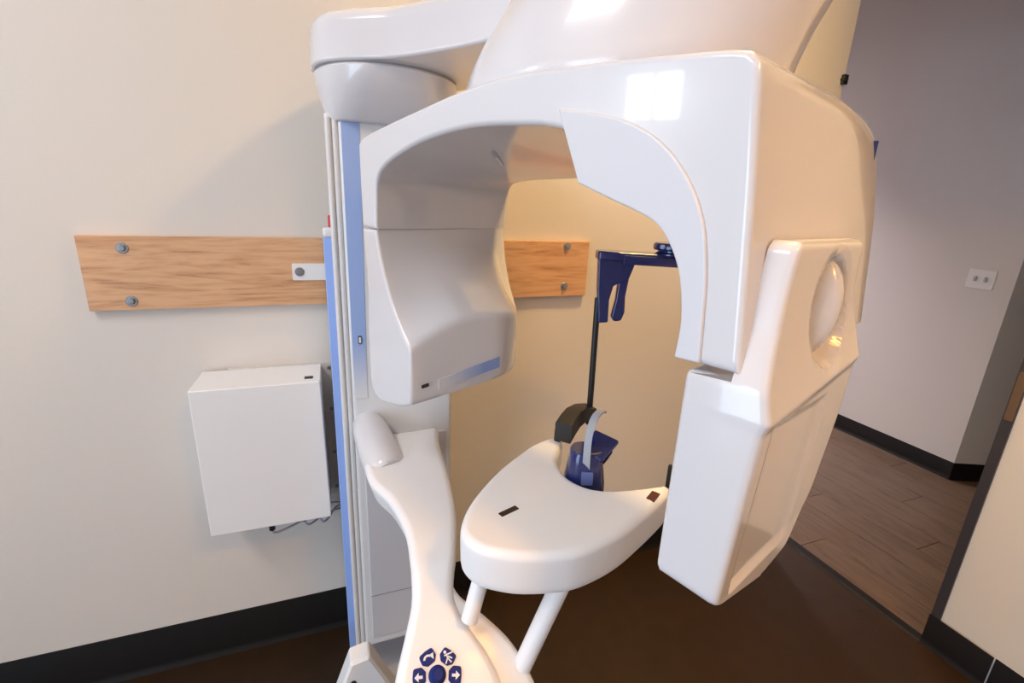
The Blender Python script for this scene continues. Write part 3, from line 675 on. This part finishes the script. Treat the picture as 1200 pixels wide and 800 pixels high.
# tilted chin plate
c4 = [V3(q) for q in ((0.460, 0.725, 1.066), (0.498, 0.690, 1.055), (0.439, 0.655, 1.038), (0.417, 0.680, 1.052))]
cc4 = sum(c4, V3((0, 0, 0)))/4; ex = ((c4[1]-c4[0])+(c4[2]-c4[3])).normalized(); n_ = (c4[2]-c4[0]).cross(c4[3]-c4[1]).normalized()
if n_.z < 0: n_ = -n_
ex = (ex-n_*ex.dot(n_)).normalized(); ey = n_.cross(ex)
mk('chin_plate', *rprism(roundpoly([((q-cc4).dot(ex), (q-cc4).dot(ey)) for q in c4], 0.006, 4), (cc4-n_*0.009, ex, ey, n_), 0.009, 0.003, 0.0025, 3), NAVY, cr_)
nk = []
for t, k in ((0.0, 0.60), (0.35, 0.70), (0.7, 0.86), (1.0, 0.92)):
    cn = V3((0.430, 0.694, 1.005)).lerp(cc4-n_*0.006, t)
    flat = [V3((0.028*math.cos(q), 0.025*math.sin(q), 0)) for q in [2*math.pi*i/28 for i in range(28)]]
    pl_ = []
    for q in [2*math.pi*i/28 for i in range(28)]:
        d2 = V3((math.cos(q), math.sin(q)))
        pl_.append((ex*d2.x*0.027+ey*d2.y*0.022))
    nk.append([cn+a_.lerp(b_*1.0, t)*(1.0 if t < 0.9 else k) for a_, b_ in zip(flat, pl_)])
mk('plate_neck', *loft(nk), NAVY, cr_, sharp=60)
mk('window_reflection', *rprism(roundpoly([(-0.010, 0.0), (0.012, 0.0), (0.012, 0.026), (-0.010, 0.026)], 0.003, 3), (V3((0.4135, 0.6625, 0.990)), V3((0.94, -0.34, 0)), V3((0.03, 0.09, 0.99)), V3((-0.34, -0.94, 0.1))), 0.004, 0, 0.001, 2), mat('blue_reflection', (0.10, 0.14, 0.36), 0.1, 0.8), cr_)  # paler patch painting a window's reflection on the chin rest
# curved bite clip
cl = spline([(0.414, 0.668, 1.020), (0.413, 0.668, 1.050), (0.414, 0.670, 1.078), (0.421, 0.676, 1.100), (0.434, 0.686, 1.114), (0.452, 0.697, 1.118), (0.464, 0.702, 1.112)], 6)
rg = []
for i, p in enumerate(cl):
    t = (cl[min(i+1, len(cl)-1)]-cl[max(i-1, 0)]).normalized(); s = V3((0.80, -0.55, 0.0)); s = (s-t*s.dot(t)).normalized(); nn = s.cross(t)
    wd = 0.0066 if i < len(cl)-3 else 0.0066*(0.9-0.2*(i-len(cl)+3))
    rg.append([p+s*wd+nn*0.0016, p-s*wd+nn*0.0016, p-s*wd-nn*0.0016, p+s*wd-nn*0.0016])
mk('bite_clip', *loft(rg), CLEAR, cr_, sharp=40)['label'] = 'grey curved bite clip'

# ---- head support: black foot and rod, navy temple clamp
hs = [(0.432, 0.801, 1.025, 0.021), (0.452, 0.818, 1.034, 0.0205), (0.474, 0.838, 1.038, 0.019), (0.500, 0.853, 1.040, 0.016), (0.530, 0.862, 1.038, 0.012)]
hd = []
for i, q in enumerate(hs):
    p = V3(q[:3]); t = (V3(hs[min(i+1, 4)][:3])-V3(hs[max(i-1, 0)][:3])).normalized(); s = t.cross(UZ).normalized(); h = q[3]
    hd.append([p+s*u*0.019+UZ*v*h for u, v in roundpoly([(-1, -1), (1, -1), (1, 1), (-1, 1)], 0.18, 3)])
hf_ = mk('support_foot', *loft(hd), BLACK, MX, sharp=40)
mk('foot_post', *lathe((0.428, 0.818, 0.955), UZ, [(0, 0), (0.007, 0), (0.007, 0.068), (0, 0.068)], 16), BLACK, hf_)
mk('support_rod', *tube([(0.529, 0.862, 1.005), (0.522, 0.862, 1.30)], 0.0068, 14), BLACK, hf_)
hc = empty('head_clamp', (0, 0, 0)); bpy.data.objects.remove(hc)
D1 = V3((0.20, -0.075, -0.004)).normalized(); D2 = V3((-D1.y, D1.x, 0)).normalized()      # along and across the top plate
tp = (V3((0.506, 0.850, 1.383)), D1, D2, UZ)
hp = mk('head_support', *rprism(roundpoly([(-0.002, -0.012), (0.04, -0.016), (0.27, -0.016), (0.27, 0.045), (0.04, 0.045), (-0.002, 0.030)], [0.008, 0.01, 0.004, 0.004, 0.01, 0.012], 4), tp, 0.018, 0.003, 0.004, 3), NAVY, MX)
mk('plate_rail', *rprism(roundpoly([(0.048, -0.024), (0.27, -0.024), (0.27, -0.012), (0.048, -0.012)], 0.002, 2), (V3((0.506, 0.850, 1.378)), D1, D2, UZ), 0.018, 0.002, 0.002, 2), NAVY, hp)
# clamp cheeks hanging from the plate, outlines in (along, z)
cf = (V3((0.506, 0.846, 0)), D1, UZ, D2)
mk('clamp_cheek', *rprism(roundpoly([(0.000, 1.385), (0.078, 1.385), (0.066, 1.345), (0.044, 1.335), (0.036, 1.33), (0.030, 1.30), (0.032, 1.252), (0.012, 1.250), (0.004, 1.32)], [0.003, 0.003, 0.01, 0.01, 0.006, 0.01, 0.004, 0.004, 0.01], 3), cf, 0.022, 0.003, 0.003, 3), NAVY, hp)
mk('clamp_lever', *rprism(roundpoly([(0.046, 1.348), (0.068, 1.350), (0.064, 1.31), (0.066, 1.275), (0.060, 1.256), (0.044, 1.254), (0.038, 1.264), (0.044, 1.30)], [0.003, 0.003, 0.01, 0.01, 0.008, 0.008, 0.006, 0.01], 3), (V3((0.506, 0.846, 0))+D2*0.003, D1, UZ, D2), 0.016, 0.004, 0.004, 3), NAVY, hp)
kb = V3((0.506, 0.850, 1.400))+D1*0.155+D2*0.012
mk('clamp_knob', *lathe(kb, UZ, [(0, 0), (0.036, 0), (0.036, 0.003), (0.030, 0.006), (0.030, 0.008), (0.039, 0.010), (0.040, 0.014), (0.040, 0.020), (0.037, 0.024), (0, 0.025)], 28), NAVY, hp)
for a in (200, 235, 270, 305, 340):
    d = V3((math.cos(math.radians(a)), math.sin(math.radians(a)), 0))
    mk('knob_grip', *rprism(roundpoly([(-0.005, -0.004), (0.005, -0.004), (0.005, 0.004), (-0.005, 0.004)], 0.003, 3), (kb+UZ*0.017+d*0.0392, V3((-d.y, d.x, 0)), UZ, d), 0.0022, 0, 0.0008, 2), mat('pale_grip', (0.35, 0.40, 0.55), 0.25, 0.5), hp)
